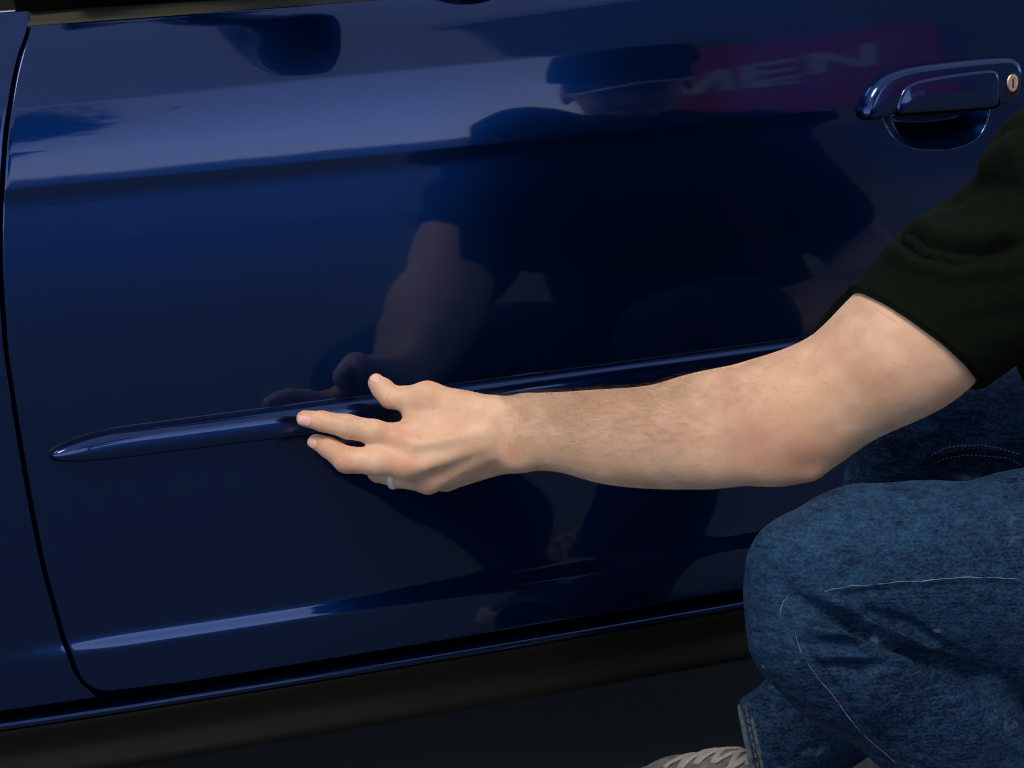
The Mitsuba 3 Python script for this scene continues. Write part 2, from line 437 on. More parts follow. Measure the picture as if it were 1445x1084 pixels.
def skin_y(x, z):
    """Depth of the painted side at length x and height z."""
    x, z = np.asarray(x, float), np.asarray(z, float)
    zz = z - 0.012 * np.clip(x - 0.1, -0.7, 0.5) * np.clip((z - 0.72) / 0.04, 0, 1)
    w = np.clip((x + 0.59) / 0.20, 0, 1)
    w = w * w * (3 - 2 * w)
    return w * np.interp(zz, _z, _y) + (1 - w) * np.interp(zz, _z, _yf) + (x - 0.15) ** 2 / (2 * 13.0)


# ---- car ------------------------------------------------------------------
tag('car', 'dark blue metallic car seen close along its front door', 'car')
GAP = np.array([(-0.4465, 0.832), (-0.4515, 0.823), (-0.465, 0.803), (-0.479, 0.771), (-0.491, 0.730), (-0.4975, 0.688), (-0.5015, 0.650), (-0.5035, 0.607), (-0.5030, 0.557), (-0.498, 0.505),
                (-0.4895, 0.440), (-0.4755, 0.354), (-0.463, 0.302), (-0.451, 0.258), (-0.4435, 0.239), (-0.4350, 0.2290), (-0.4250, 0.2238), (-0.405, 0.2212), (-0.36, 0.2205)])
from scipy.interpolate import PchipInterpolator
gap_x = PchipInterpolator(GAP[::-1, 1], GAP[::-1, 0])
DOOR_BOTTOM, DOOR_TOP, DOOR_REAR = 0.2205, 0.8235, 0.665
CUP = [(0.4235, 0.684), (0.427, 0.672), (0.436, 0.657), (0.450, 0.647), (0.468, 0.6415), (0.492, 0.6385), (0.516, 0.6385), (0.535, 0.642), (0.548, 0.650), (0.5555, 0.662), (0.5585, 0.676), (0.5585, 0.690), (0.4235, 0.690)]


def poly_sdf(px, pz, poly):
    """Signed distance to a closed polygon (negative inside)."""
    q = np.asarray(poly, float)
    d = np.full(px.shape, 9.0)
    ins = np.zeros(px.shape, bool)
    for a, b in zip(q, np.roll(q, -1, 0)):
        e = b - a
        t = np.clip(((px - a[0]) * e[0] + (pz - a[1]) * e[1]) / (e @ e), 0, 1)
        d = np.minimum(d, np.hypot(px - a[0] - t * e[0], pz - a[1] - t * e[1]))
        if a[1] != b[1]:
            ins ^= ((a[1] > pz) != (b[1] > pz)) & (px < e[0] * (pz - a[1]) / e[1] + a[0])
    return np.where(ins, -d, d)


def smooth_poly(pts, n=160):
    p = np.asarray(pts, float)
    for _ in range(3):
        nx = np.roll(p, -1, 0)
        p = np.stack([0.75 * p + 0.25 * nx, 0.25 * p + 0.75 * nx], 1).reshape(-1, 2)
    return p


SHIFT = np.array((0.0065, -0.0015))
CUPS = smooth_poly(CUP) + SHIFT


def skin_and_cup(x, z):
    y = skin_y(x, z)
    near = (np.abs(x - 0.49) < 0.09) & (np.abs(z - 0.66) < 0.05)
    d = np.full(np.shape(y), 0.1)
    d[near] = poly_sdf(x[near], z[near], CUPS)
    t = np.clip(-d / 0.038, 0, 1)
    return y + np.where(d < 0, 0.024 * np.sin(np.pi / 2 * t) ** 0.85, 0), d


def rolled(xs_of, zs, xs_t):
    """The sheet over heights zs and fractions xs_t between xs_of(z) and the rear edge."""
    Z = np.repeat(zs[:, None], len(xs_t), 1)
    x0 = xs_of(zs)[:, None]
    return x0 + (DOOR_REAR - x0) * xs_t[None], Z


zs = np.unique(np.concatenate([np.linspace(DOOR_BOTTOM, 0.245, 14), np.linspace(0.245, 0.30, 40), np.linspace(0.30, 0.63, 90), np.linspace(0.63, 0.70, 100), np.linspace(0.70, 0.757, 38), np.linspace(0.757, 0.768, 34), np.linspace(0.768, DOOR_TOP, 38)]))
xt = np.unique(np.concatenate([np.linspace(0, 0.02, 8), np.linspace(0.02, 0.775, 110), np.linspace(0.775, 0.935, 160), np.linspace(0.935, 1, 24)]))
X, Z = rolled(lambda z: gap_x(z) + 0.0032, zs, xt)
Yd, cupd = skin_and_cup(X, Z)
Yd = Yd + 0.00005 * (meshkit.fbm(np.stack([X * 16, 0 * X, Z * 22], -1), 2) - 0.5) * np.clip((X - gap_x(Z)) / 0.05, 0, 1)
sheet = np.stack([X, Yd, Z], -1)
# the edges roll inwards: extra columns at both ends and extra rows at top and bottom
ROLL = [(0.0008, 0.0004), (0.0014, 0.0014), (0.0016, 0.0030), (0.0016, 0.014)]


def with_edges(S, sides='lrtb'):
    for s in sides:
        for o, dpt in ROLL:
            if s in 'lr':
                e = (S[:, :1] if s == 'l' else S[:, -1:]).copy()
                prev = ROLL[[r[0:2] for r in ROLL].index((o, dpt)) - 1] if (o, dpt) != ROLL[0] else (0, 0)
                e[..., 0] += (o - prev[0]) * (-1 if s == 'l' else 1)
                e[..., 1] += dpt - prev[1]
                S = np.concatenate([e, S], 1) if s == 'l' else np.concatenate([S, e], 1)
            else:
                e = (S[:1] if s == 'b' else S[-1:]).copy()
                prev = ROLL[[r[0:2] for r in ROLL].index((o, dpt)) - 1] if (o, dpt) != ROLL[0] else (0, 0)
                e[..., 2] += (o - prev[0]) * (-1 if s == 'b' else 1)
                e[..., 1] += dpt - prev[1]
                S = np.concatenate([e, S], 0) if s == 'b' else np.concatenate([S, e], 0)
    return S


dv, df = grid_mesh(with_edges(sheet))
cd = np.full(len(dv), 0.1)
nr = (np.abs(dv[:, 0] - 0.49) < 0.09) & (np.abs(dv[:, 2] - 0.66) < 0.05)
cd[nr] = poly_sdf(dv[nr, 0], dv[nr, 2], CUPS)
incup = (cd[df] < 0).all(1)


def subset(v, f, m):
    u, inv = np.unique(f[m], return_inverse=True)
    return v[u], inv.reshape(-1, 3)


obj('car__door', subset(dv, df, ~incup), 'paint', smooth=40, label='dark blue front door mirroring the crouching man')
obj('car__door__handle_recess', subset(dv, df, incup), 'paint', smooth=40, label='scooped hollow under the door handle')

# fender: same section, on the other side of the gap, wheel arch out of view further forward
xf = np.concatenate([np.linspace(1, 0.05, 40), np.linspace(0.05, 0, 10)[1:]])
zf = np.unique(np.concatenate([np.linspace(0.2190, 0.30, 40), np.linspace(0.30, 0.68, 60), np.linspace(0.68, 0.705, 24), np.linspace(0.705, 0.757, 24), np.linspace(0.757, 0.768, 30), np.linspace(0.768, 0.836, 34)]))
xr = np.where(zf > 0.2290, gap_x(np.clip(zf, 0.2290, 0.832)), -0.4350 + 0.9 * (0.2290 - zf)) - 0.0032
Xf = xr[:, None] - 0.62 * xf[None]
Zf = np.repeat(zf[:, None], len(xf), 1)
obj('car__front_fender', grid_mesh(with_edges(np.stack([Xf, skin_y(Xf, np.minimum(Zf, 0.822 + 0 * Zf)) + np.maximum(Zf - 0.822, 0) * 0.5, Zf], -1), 'rtb')), 'paint', smooth=40, label='dark blue front wing ahead of the door gap')
# rear side panel behind the door
Xq = 0.671 + np.linspace(0, 0.6, 40)[None] + 0 * zf[:, None]
Zq = np.repeat(zf[:, None], 40, 1)
obj('car__rear_side_panel', grid_mesh(with_edges(np.stack([Xq, skin_y(Xq, Zq), Zq], -1), 'ltb')), 'paint', smooth=40)

# jamb: dark body behind the gaps
xs = np.linspace(-1.1, 1.25, 90)
zj = np.linspace(0.150, 0.845, 60)
Xj, Zj = np.meshgrid(xs, zj, indexing='xy')
obj('car__door_jamb', grid_mesh(np.stack([Xj, skin_y(Xj, Zj) + 0.046, Zj], -1)), 'rubber')
obj('car__underbody', box((-1.1, 0.11, 0.130), (1.25, 1.75, 0.20)), 'black_hole', smooth=False)  # unseen belly, set low and wide to block light under the car


def sweep_x(xs, profile, dz=lambda x: 0 * x, flip=False):
    """A section (depth behind the skin at z = 0.215, height) carried along the car."""
    pr = np.asarray(profile, float)
    Xs = np.repeat(xs[:, None], len(pr), 1)
    base = skin_y(xs, np.full(len(xs), 0.235))
    return grid_mesh(np.stack([Xs, base[:, None] + pr[None, :, 0], pr[None, :, 1] + dz(xs)[:, None]], -1), flip)


def arc(pts, n=60):
    p = spline(pts, n)
    return p


# sill: a painted lip with a rounded edge, then the dark lower cladding
sill = arc([(0.034, 0.218), (0.020, 0.2085), (0.010, 0.2072), (0.0045, 0.2062), (0.0020, 0.2035), (0.0030, 0.2000), (0.010, 0.1985)], 40)
obj('car__sill', sweep_x(np.linspace(-1.1, 1.25, 120), sill), 'paint', smooth=50, label='thin blue painted sill edge below the door')
clad = arc([(0.012, 0.1984), (0.0075, 0.1978), (0.0060, 0.1960), (0.0085, 0.185), (0.0105, 0.172), (0.0085, 0.162), (0.0055, 0.153), (0.0060, 0.1475), (0.0110, 0.1435), (0.030, 0.1420), (0.10, 0.150), (0.14, 0.168)], 70)
obj('car__rocker_cladding', sweep_x(np.linspace(-1.1, 1.25, 120), clad), 'cladding', smooth=50, label='dark grey plastic rocker strip under the blue sill')

# weatherstrip and window
xw = np.linspace(-0.452, 0.66, 160)
zt = 0.8235 - 0.013 * (xw + 0.45)
topy = skin_y(xw, np.full(len(xw), 0.8235))


def strip_along(sec):
    s = np.asarray(sec, float)
    return grid_mesh(np.stack([np.repeat(xw[:, None], len(s), 1), topy[:, None] + s[None, :, 0], zt[:, None] + s[None, :, 1]], -1))


obj('car__window_seal', strip_along(arc([(0.006, -0.002), (0.001, 0.0005), (0.0015, 0.0030), (0.006, 0.0062), (0.012, 0.0105), (0.017, 0.0125), (0.024, 0.0120)], 30)), 'seal', smooth=40, label='olive grey rubber seal along the window edge')
obj('car__window', strip_along([(0.022, 0.004), (0.16, 0.30)]), 'dark_glass', label='dark side window above the seal')
obj('car__corner_trim', box((-0.446, 0.064, 0.8375), (-0.16, 0.085, 0.90)), 'black_hole', smooth=False)

# side moulding: blunt-nosed strip along the door
mx = np.concatenate([-0.4660 + 0.06 * np.linspace(0, 1, 50) ** 2, np.linspace(-0.4060, 0.640, 120)[1:]])
u = np.clip((mx + 0.4660) / 0.075, 0, 1)
nose = np.sqrt(np.clip(1 - (1 - u) ** 2.2, 0, 1))
sec = spline([(0.004, 1.0), (-0.004, 0.97), (-0.0096, 0.84), (-0.0122, 0.64), (-0.0138, 0.16), (-0.0142, -0.25), (-0.0137, -0.65), (-0.0105, -0.90), (0.004, -1.0)], 40)
zc = 0.4525 + 0.0010 * np.clip(mx + 0.45, 0, 1) - 0.0035 * (1 - u) ** 2
zh = 0.0140 * nose * np.interp(mx, [-0.466, -0.38, -0.2, 0.66], [0.90, 0.98, 1.03, 1.0])
ms = np.stack([np.repeat(mx[:, None], 40, 1), skin_y(mx, zc)[:, None] - 0.0005 + sec[None, :, 0] * np.sqrt(nose)[:, None], zc[:, None] + zh[:, None] * sec[None, :, 1]], -1)
obj('car__door__side_moulding', grid_mesh(ms, True), 'paint', smooth=True, label='raised blue rub strip along the middle of the door')
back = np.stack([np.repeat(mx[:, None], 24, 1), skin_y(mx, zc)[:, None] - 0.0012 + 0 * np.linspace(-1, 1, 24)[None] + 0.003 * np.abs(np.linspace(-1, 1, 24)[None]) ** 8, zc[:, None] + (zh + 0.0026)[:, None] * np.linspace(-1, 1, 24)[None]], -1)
obj('car__door__moulding_shade', grid_mesh(back), 'rubber', smooth=True)  # black strip standing in for the dark shade line around the moulding


def pillow(poly, y0, h, r, hh=0.0008, tilt=0.0, xc=0, zc_=0, dome=0.0):
    """A plate with the outline poly (x, z), standing h proud of depth y0(x, z) with edges rounded by r."""
    q = np.asarray(poly)
    lo, hi = q.min(0) - 0.004, q.max(0) + 0.004
    nx, nz = (np.ceil((hi - lo) / hh).astype(int) + 1)
    gx, gz = np.meshgrid(lo[0] + hh * np.arange(nx), lo[1] + hh * np.arange(nz), indexing='ij')
    d2 = poly_sdf(gx, gz, q)
    ny = int(np.ceil((h + 0.010) / hh)) + 4
    F = Field((lo[0], -h - 0.003, lo[1]), (lo[0] + hh * (nx - 1), -h - 0.003 + hh * (ny - 1), lo[1] + hh * (nz - 1)), hh)
    yy = F.lo[1] + hh * np.arange(F.n[1])
    d2 = d2[:F.n[0], :F.n[2]]
    inner = np.clip(-d2, 0, 0.03)
    wx = (d2 + r)[:, None, :]
    wy = (-yy[None, :, None] - h + r) - (dome * (inner * (0.03 * 2 - inner) / 0.0009))[:, None, :]
    F.f = (np.minimum(np.maximum(wx, wy), 0) + np.hypot(np.maximum(wx, 0), np.maximum(wy, 0)) - r).astype(np.float32)
    F.f = np.maximum(F.f, (yy[None, :, None] - 0.006).astype(np.float32))
    v, f = relax(facing_out(F.mesh()), 6)
    v = v.copy()
    v[:, 1] += y0(v[:, 0], v[:, 2])
    return v, f


HOUSING = SHIFT + smooth_poly([(0.3955, 0.6775), (0.3960, 0.690), (0.402, 0.704), (0.413, 0.7150), (0.432, 0.7225), (0.460, 0.7260), (0.52, 0.7268), (0.575, 0.7262), (0.590, 0.722), (0.5955, 0.710), (0.5945, 0.694), (0.590, 0.6835), (0.578, 0.6785), (0.562, 0.6765), (0.50, 0.6775), (0.43, 0.6785), (0.41, 0.6755)])
FLAP = SHIFT + smooth_poly([(0.4315, 0.6805), (0.4325, 0.694), (0.4385, 0.7055), (0.4500, 0.7125), (0.480, 0.7150), (0.52, 0.7165), (0.552, 0.7165), (0.5605, 0.7130), (0.5625, 0.700), (0.5615, 0.6780), (0.55, 0.6765), (0.49, 0.6780), (0.44, 0.6795)])
flat_y = lambda x, z: skin_y(x, 0 * x + 0.690) + (z - 0.700) * 0.04
obj('car__door__handle_housing', pillow(HOUSING, flat_y, 0.0110, 0.0085, dome=0.002), 'paint', label='rounded dark blue door handle surround')
FG = np.asarray(FLAP)
obj('car__door__handle_gap', pillow(FG + (FG - FG.mean(0)) * [0.020, 0.065], flat_y, 0.0118, 0.0005, dome=0.0022), 'black_hole')
obj('car__door__handle_flap', pillow(FLAP, flat_y, 0.0135, 0.0050, dome=0.003), 'paint', label='blue pull flap set in the handle surround')
KY = [(0.5835 + 0.0072 * math.cos(a), 0.6985 + 0.0092 * math.sin(a)) for a in np.linspace(0, 2 * math.pi, 28, endpoint=False)]
obj('car__door__lock_ring', pillow([(0.5835 + 0.0092 * math.cos(a), 0.6980 + 0.0118 * math.sin(a)) for a in np.linspace(0, 2 * math.pi, 28, endpoint=False)], flat_y, 0.0128, 0.0008), 'gloss_black')
obj('car__door__key_lock', pillow(KY, flat_y, 0.0140, 0.0010, hh=0.0006), 'brass', label='round copper coloured key lock at the handle')
obj('car__door__keyhole', pillow([(0.5827, 0.6935), (0.5843, 0.6935), (0.5843, 0.7035), (0.5827, 0.7035)], flat_y, 0.0146, 0.0002, hh=0.0005), 'black_hole')

# wing mirror: standing out from the front corner of the window
M = Field((-0.47, -0.24, 0.80), (0.02, 0.09, 1.10), 0.003)
M.ellipsoid((-0.130, -0.120, 0.943), (0.052, 0.078, 0.100), k=0)
M.ellipsoid((-0.100, -0.120, 0.940), (0.062, 0.082, 0.100), k=0.03)
M.cone((-0.300, 0.055, 0.885), (-0.19, -0.04, 0.935), 0.022, 0.040, k=0.04)
M.cone((-0.400, 0.050, 0.857), (-0.290, 0.055, 0.884), 0.0115, 0.022, k=0.02)
w, x, y, z = M.window([(-0.215, -1, 0)], [(1, 1, 2)])
M.f[w] = np.maximum(M.f[w], (x + 0.10 * (z - 0.95) + 0 * y) + 0.111)
obj('car__wing_mirror', relax(facing_out(M.mesh()), 10), 'paint', label='blue wing mirror housing at the upper left edge')

# ------------------------------------------------------------------ the man
tag('person', 'man in dark T-shirt and jeans crouching beside the blue car, left hand on its door', 'person')

# ---- left arm and hand
A = Field((-0.33, -0.56, 0.33), (0.36, 0.02, 0.80), 0.0021)
E0 = (0.0904, -0.3450, 0.4812)
SH = (0.2716, -0.4500, 0.6610)
fore = [(-0.0546, -0.1180, 0.4431), (-0.0347, -0.1450, 0.4464), (-0.0097, -0.1900, 0.4473), (0.0177, -0.2300, 0.4529), (0.0458, -0.2680, 0.4631), (0.0740, -0.3050, 0.4724), (0.0912, -0.3350, 0.4804)]
A.chain(fore, [0.021, 0.0240, 0.0355, 0.0430, 0.0490, 0.0510, 0.047], k=0.0, dense=40)
A.chain([(-0.0556, -0.1150, 0.4591), (-0.0345, -0.1450, 0.4615), (-0.0096, -0.1900, 0.4617), (0.0178, -0.2300, 0.4581)], [0.0158, 0.0178, 0.022, 0.020], k=0.020, dense=24)
A.chain([(-0.0558, -0.1120, 0.4255), (-0.0367, -0.1480, 0.4308), (-0.0129, -0.1950, 0.4356), (0.0188, -0.2400, 0.4449), (0.0455, -0.2800, 0.4532)], [0.0150, 0.0165, 0.0225, 0.028, 0.030], k=0.024, dense=32)
A.chain([(0.0912, -0.3350, 0.4804), (0.1348, -0.3750, 0.5187), (0.1696, -0.4050, 0.5534), (0.2341, -0.4300, 0.6088), SH], [0.0460, 0.0535, 0.0625, 0.051, 0.050], k=0.034, dense=30)
A.cone((0.0610, -0.3300, 0.4488), (0.0894, -0.3620, 0.4394), 0.016, 0.0080, k=0.018)     # elbow
A.cone((0.0273, -0.2850, 0.4469), (0.0688, -0.3350, 0.4494), 0.020, 0.018, k=0.025)
A.ellipsoid((-0.0671, -0.1210, 0.4215), (0.008, 0.008, 0.008), k=0.020)                # wrist bone
# palm
WT, WB = (-0.0550, -0.1140, 0.4582), (-0.0527, -0.1080, 0.4250)
palm = [((-0.0573, -0.1140, 0.4572), (-0.1582, -0.0710, 0.4392), 0.0160, 0.0138), ((-0.0586, -0.1160, 0.4478), (-0.1582, -0.0770, 0.4186), 0.0165, 0.0142), ((-0.0564, -0.1120, 0.4342), (-0.1317, -0.0710, 0.4007), 0.0165, 0.0132), ((-0.0530, -0.1060, 0.4233), (-0.1054, -0.0570, 0.3950), 0.0152, 0.0125)]
for a, b, ra, rb in palm:
    A.cone(a, b, ra, rb, k=0.014)
A.cone((-0.0605, -0.1000, 0.4404), (-0.0989, -0.0620, 0.4179), 0.020, 0.020, k=0.014)
A.cone((-0.0826, -0.1000, 0.4590), (-0.1297, -0.0700, 0.4764), 0.0180, 0.0122, k=0.014)        # thumb's metacarpal
A.cone((-0.1018, -0.0880, 0.4552), (-0.1397, -0.0660, 0.4557), 0.0150, 0.0105, k=0.016)        # first web
# fingers
index = [(-0.1604, -0.0710, 0.4401), (-0.1830, -0.0660, 0.4493), (-0.2044, -0.0560, 0.4553), (-0.2224, -0.0410, 0.4596), (-0.2348, -0.0295, 0.4616)]
A.chain(index, [0.0140, 0.0112, 0.0108, 0.0092, 0.0074], k=0.008)
middle = [(-0.1595, -0.0780, 0.4203), (-0.1864, -0.0740, 0.4243), (-0.2091, -0.0610, 0.4260), (-0.2160, -0.0400, 0.4340), (-0.2211, -0.0250, 0.4373)]
A.chain(middle, [0.0142, 0.0125, 0.0118, 0.0096, 0.0074], k=0.006)
ring = [(-0.1304, -0.0700, 0.4003), (-0.1519, -0.0500, 0.4021), (-0.1634, -0.0360, 0.4044), (-0.1646, -0.0220, 0.4111), (-0.1656, -0.0130, 0.4155)]
A.chain(ring, [0.0132, 0.0114, 0.0102, 0.0086, 0.0074], k=0.005)
pinky = [(-0.1049, -0.0560, 0.3954), (-0.1183, -0.0400, 0.3973), (-0.1269, -0.0260, 0.3996), (-0.1322, -0.0140, 0.4060)]
A.chain(pinky, [0.0122, 0.0096, 0.0086, 0.0072], k=0.005)
thumb = [(-0.1297, -0.0700, 0.4764), (-0.1434, -0.0560, 0.4735), (-0.1537, -0.0440, 0.4745), (-0.1563, -0.0340, 0.4802), (-0.1584, -0.0265, 0.4844)]
A.chain(thumb, [0.0124, 0.0112, 0.0106, 0.0100, 0.0082], k=0.010)
for a, b in ((index[0], middle[0]), (middle[0], ring[0])):                      # webs
    A.cone(a, b, 0.0095, 0.0095, k=0.008)
A.ellipsoid((-0.1620, -0.0780, 0.4424), (0.0075, 0.0075, 0.0075), k=0.010)             # knuckles
A.ellipsoid((-0.1611, -0.0850, 0.4206), (0.0080, 0.0080, 0.0080), k=0.010)
A.ellipsoid((-0.1329, -0.0770, 0.3994), (0.0070, 0.0070, 0.0070), k=0.010)
for a, b, r in (((-0.1006, -0.1180, 0.4476), (-0.1537, -0.0920, 0.4388), 0.0012), ((-0.0965, -0.1170, 0.4363), (-0.1497, -0.0960, 0.4200), 0.0012), ((-0.0912, -0.1140, 0.4272), (-0.1290, -0.0860, 0.4034), 0.0012)):   # tendons
    A.cone(a, b, r, r * 1.2, k=0.016)
arm = relax(facing_out(A.mesh()), 4)

# ---- head, neck, trunk and right arm (mostly under cloth or out of the frame, mirrored in the door)
B = Field((0.17, -0.62, 0.24), (0.92, 0.02, 1.02), 0.0045)
HC = np.array((0.440, -0.485, 0.800))                          # middle of the head
fw = np.array((-0.46, 0.84, -0.28)); fw /= np.linalg.norm(fw)    # where he looks
rt = np.cross(fw, (0, 0, 1)); rt /= np.linalg.norm(rt)
hu = np.cross(rt, fw)
hd = lambda r, f, u: HC + r * rt + f * fw + u * hu
ax = (rt, fw, hu)
B.ellipsoid(hd(0, -0.012, 0.035), (0.076, 0.096, 0.088), ax, k=0)
B.ellipsoid(hd(0, 0.022, -0.035), (0.060, 0.072, 0.078), ax, k=0.03)
B.ellipsoid(hd(0, 0.055, -0.088), (0.030, 0.030, 0.024), ax, k=0.03)
for s in (-1, 1):
    B.ellipsoid(hd(0.033 * s, 0.090, 0.004), (0.017, 0.012, 0.011), ax, k=0.012, carve=True)
    B.ellipsoid(hd(0.032 * s, 0.078, 0.004), (0.0125, 0.0125, 0.0125), ax, k=0.003)
    B.ellipsoid(hd(0.034 * s, 0.086, 0.020), (0.022, 0.009, 0.006), ax, k=0.012)
    B.ellipsoid(hd(0.074 * s, -0.012, -0.010), (0.007, 0.019, 0.032), ax, k=0.008)
B.cone(hd(0, 0.094, 0.006), hd(0, 0.113, -0.030), 0.007, 0.012, k=0.012)
B.ellipsoid(hd(0, 0.088, -0.058), (0.024, 0.012, 0.006), ax, k=0.008)
B.ellipsoid(hd(0, 0.086, -0.070), (0.021, 0.012, 0.007), ax, k=0.008)
SR = np.array((0.615, -0.485, 0.625))
SL = np.array(SH)
NK = (SL + SR) / 2 + np.array((0.0, -0.02, 0.025))
PV = np.array((0.520, -0.450, 0.300))
B.cone(NK, hd(0, -0.035, -0.05), 0.056, 0.053, k=0.02)
B.cone(SL + (SR - SL) * 0.3, SL + (SR - SL) * 0.8, 0.050, 0.050, k=0.03)
B.cone((SL + SR) / 2 + (0, 0, -0.08), PV, 0.125, 0.135, k=0.05)
ER, WR = np.array((0.745, -0.430, 0.440)), np.array((0.590, -0.270, 0.450))
B.chain([SR, ER, WR], [0.056, 0.044, 0.028], k=0.03)
hr = np.array((-0.9, 0.35, -0.25)); hr /= np.linalg.norm(hr)
hs = np.cross(hr, (0, 0, 1)); hs /= np.linalg.norm(hs)
B.ellipsoid(WR + 0.05 * hr, (0.055, 0.040, 0.018), (hr, hs, np.cross(hr, hs)), k=0.02)
for i, (o, l) in enumerate(((-0.03, 0.075), (-0.010, 0.085), (0.010, 0.08), (0.028, 0.065))):
    k0 = WR + 0.09 * hr + o * hs
    B.chain([k0, k0 + l * 0.5 * hr + (0, 0, -0.004), k0 + l * hr + (0, 0, -0.022)], [0.0095, 0.0088, 0.0075], k=0.006)
B.chain([WR + 0.03 * hr - 0.03 * hs, WR + 0.065 * hr - 0.062 * hs, WR + 0.10 * hr - 0.066 * hs], [0.013, 0.0105, 0.009], k=0.010)
torso = relax(facing_out(B.mesh()), 4)
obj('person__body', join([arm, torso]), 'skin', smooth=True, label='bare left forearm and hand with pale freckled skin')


def on_surface(field, p, n, far=0.012):
    """March from p + far n towards the surface of the field."""
    q = p + far * n
    gone = np.zeros(len(p))
    for _ in range(60):
        step = np.clip(field.sample(q) * 0.8, -0.003, np.minimum(0.003, far * 1.15 - gone))
        q, gone = q - n * step[:, None], gone + step
    return q


def nail(tip, along, out, L, W, lift=0.0009):
    along = along / np.linalg.norm(along)
    out = out - along * (out @ along); out /= np.linalg.norm(out)
    side = np.cross(along, out)
    a = np.linspace(0, 2 * np.pi, 36, endpoint=False)
    rings = [np.array([[0.0, 0.0]])]
    for s in (0.25, 0.5, 0.75, 0.9, 1.0, 1.04):
        c, q = np.cos(a), np.sin(a)
        e = 2 / 3.2
        rings.append(np.stack([s * np.sign(c) * np.abs(c) ** e, s * np.sign(q) * np.abs(q) ** e], 1))
    uv = np.vstack(rings)
    base = tip + np.outer(uv[:, 0] * L, along) + np.outer(uv[:, 1] * W, side)
    v = on_surface(A, base, out) + out * (lift + 0.0006 * np.clip(uv[:, :1], 0, 1))
    v[-36:] -= out * 0.0016
    f = [(0, 1 + (k + 1) % 36, 1 + k) for k in range(36)]
    for r in range(5):
        o = 1 + 36 * r
        f += [t for k in range(36) for t in ((o + k, o + (k + 1) % 36, o + 36 + k), (o + (k + 1) % 36, o + 36 + (k + 1) % 36, o + 36 + k))]
    return v, np.array(f)


CAMDIR = np.array((-0.49, -0.845, 0.21))
index, middle, thumb = (np.array(q) for q in (index, middle, thumb))
obj('person__fingernail', nail(index[-1] - 0.10 * (index[-1] - index[-2]), index[-1] - index[-2], CAMDIR + np.array((-0.30, 0, -0.30)), 0.0066, 0.0046), 'nail', label='index fingernail near the rub strip')
obj('person__fingernail', nail(thumb[-1] - 0.10 * (thumb[-1] - thumb[-2]), thumb[-1] - thumb[-2], CAMDIR + np.array((0.2, 0, 0.65)), 0.0070, 0.0054), 'nail', label='thumbnail above the rub strip')
obj('person__fingernail', nail(middle[-1] - 0.1 * (middle[-1] - middle[-2]), middle[-1] - middle[-2], CAMDIR + np.array((-0.8, 0, -0.2)), 0.0056, 0.0042), 'nail')

# wedding ring
rd = np.array(ring[0]) - np.array(ring[2]); rd /= np.linalg.norm(rd)
rc = np.array(ring[1]) * 0.86 + np.array(ring[2]) * 0.14
ra_ = np.cross(rd, (0, 0, 1)); ra_ /= np.linalg.norm(ra_)
rb_ = np.cross(rd, ra_)
th = np.linspace(0, 2 * np.pi, 64, endpoint=False)
prof = [(a_ * 1.05, b_) for a_, b_ in [(0.0122, -0.0026), (0.0130, -0.0020), (0.0133, 0), (0.0130, 0.0020), (0.0122, 0.0026), (0.0110, 0.0026), (0.0110, -0.0026)]]
RV = np.array([[rc + (ra_ * math.cos(t) + rb_ * math.sin(t)) * r + rd * o for r, o in prof + prof[:1]] for t in np.r_[th, th[:1]]])
obj('person__ring', facing_out(grid_mesh(RV)), 'steel', smooth=50, label='plain silver wedding ring on the ring finger')

# fine hair on the forearm
rng = np.random.default_rng(7)
an = vertex_normals(arm)
cand = np.nonzero((arm[0][:, 0] > -0.075) & (arm[0][:, 0] < 0.085) & (an @ CAMDIR > -0.45))[0]
up_w = np.where(an[cand] @ CAMDIR < 0.25, 0.14, 1.0) * np.clip(0.25 + 0.9 * an[cand][:, 2], 0.05, 1.2) * np.exp(-((arm[0][cand, 0] + 0.03) / 0.045) ** 2)
pick = rng.choice(cand, 4200, replace=False, p=up_w / up_w.sum())
fd = np.array(fore[0]) - np.array(fore[3]); fd /= np.linalg.norm(fd)
hairs = []
for i in pick:
    n = an[i]
    d = fd * 0.8 + np.array((0, 0, 0.35)) * rng.normal(0.1, 0.5) + rng.normal(0, 0.2, 3)
    d -= n * (d @ n); d /= np.linalg.norm(d)
    l = rng.uniform(0.005, 0.011)
    p0 = arm[0][i]
    hairs.append(tube([p0 - n * 0.0003, p0 + d * l * 0.4 + n * l * 0.28, p0 + d * l * 0.75 + n * l * 0.36, p0 + d * l + n * l * 0.32], [0.00005, 0.000045, 0.000035, 0.000015], 3, caps=False))
obj('person__arm_hair', join(hairs), 'hair', smooth=False, kind='stuff', label='fine dark hair along the top of the forearm')

# ---- T-shirt
S = Field((0.06, -0.66, 0.22), (0.95, -0.04, 0.80), 0.0036)
HM = np.array((0.1697, -0.4080, 0.5545))                       # middle of the sleeve hem
sd = np.array((0.2453, -0.4400, 0.6310)) - HM; sd /= np.linalg.norm(sd)
S.chain([HM - sd * 0.04, HM + sd * 0.05, np.array((0.2364, -0.4350, 0.6099)), SL + (0.012, 0.0, 0.0)], [0.0680, 0.0695, 0.0670, 0.070], k=0.0)
w, x, y, z = S.window([(0, -1, 0)], [(1, 1, 1)])
hv = np.array((0.2212, -0.4250, 0.5067)) - np.array((0.1197, -0.3880, 0.6012))
hn = np.cross(hv, (0.40, 0.89, -0.26)); hn *= np.sign(hn @ sd) / np.linalg.norm(hn)
HM = (np.array((0.2212, -0.4250, 0.5067)) + np.array((0.1197, -0.3880, 0.6012))) / 2
CD = np.array((0.40, 0.89, -0.22)); CD /= np.linalg.norm(CD)


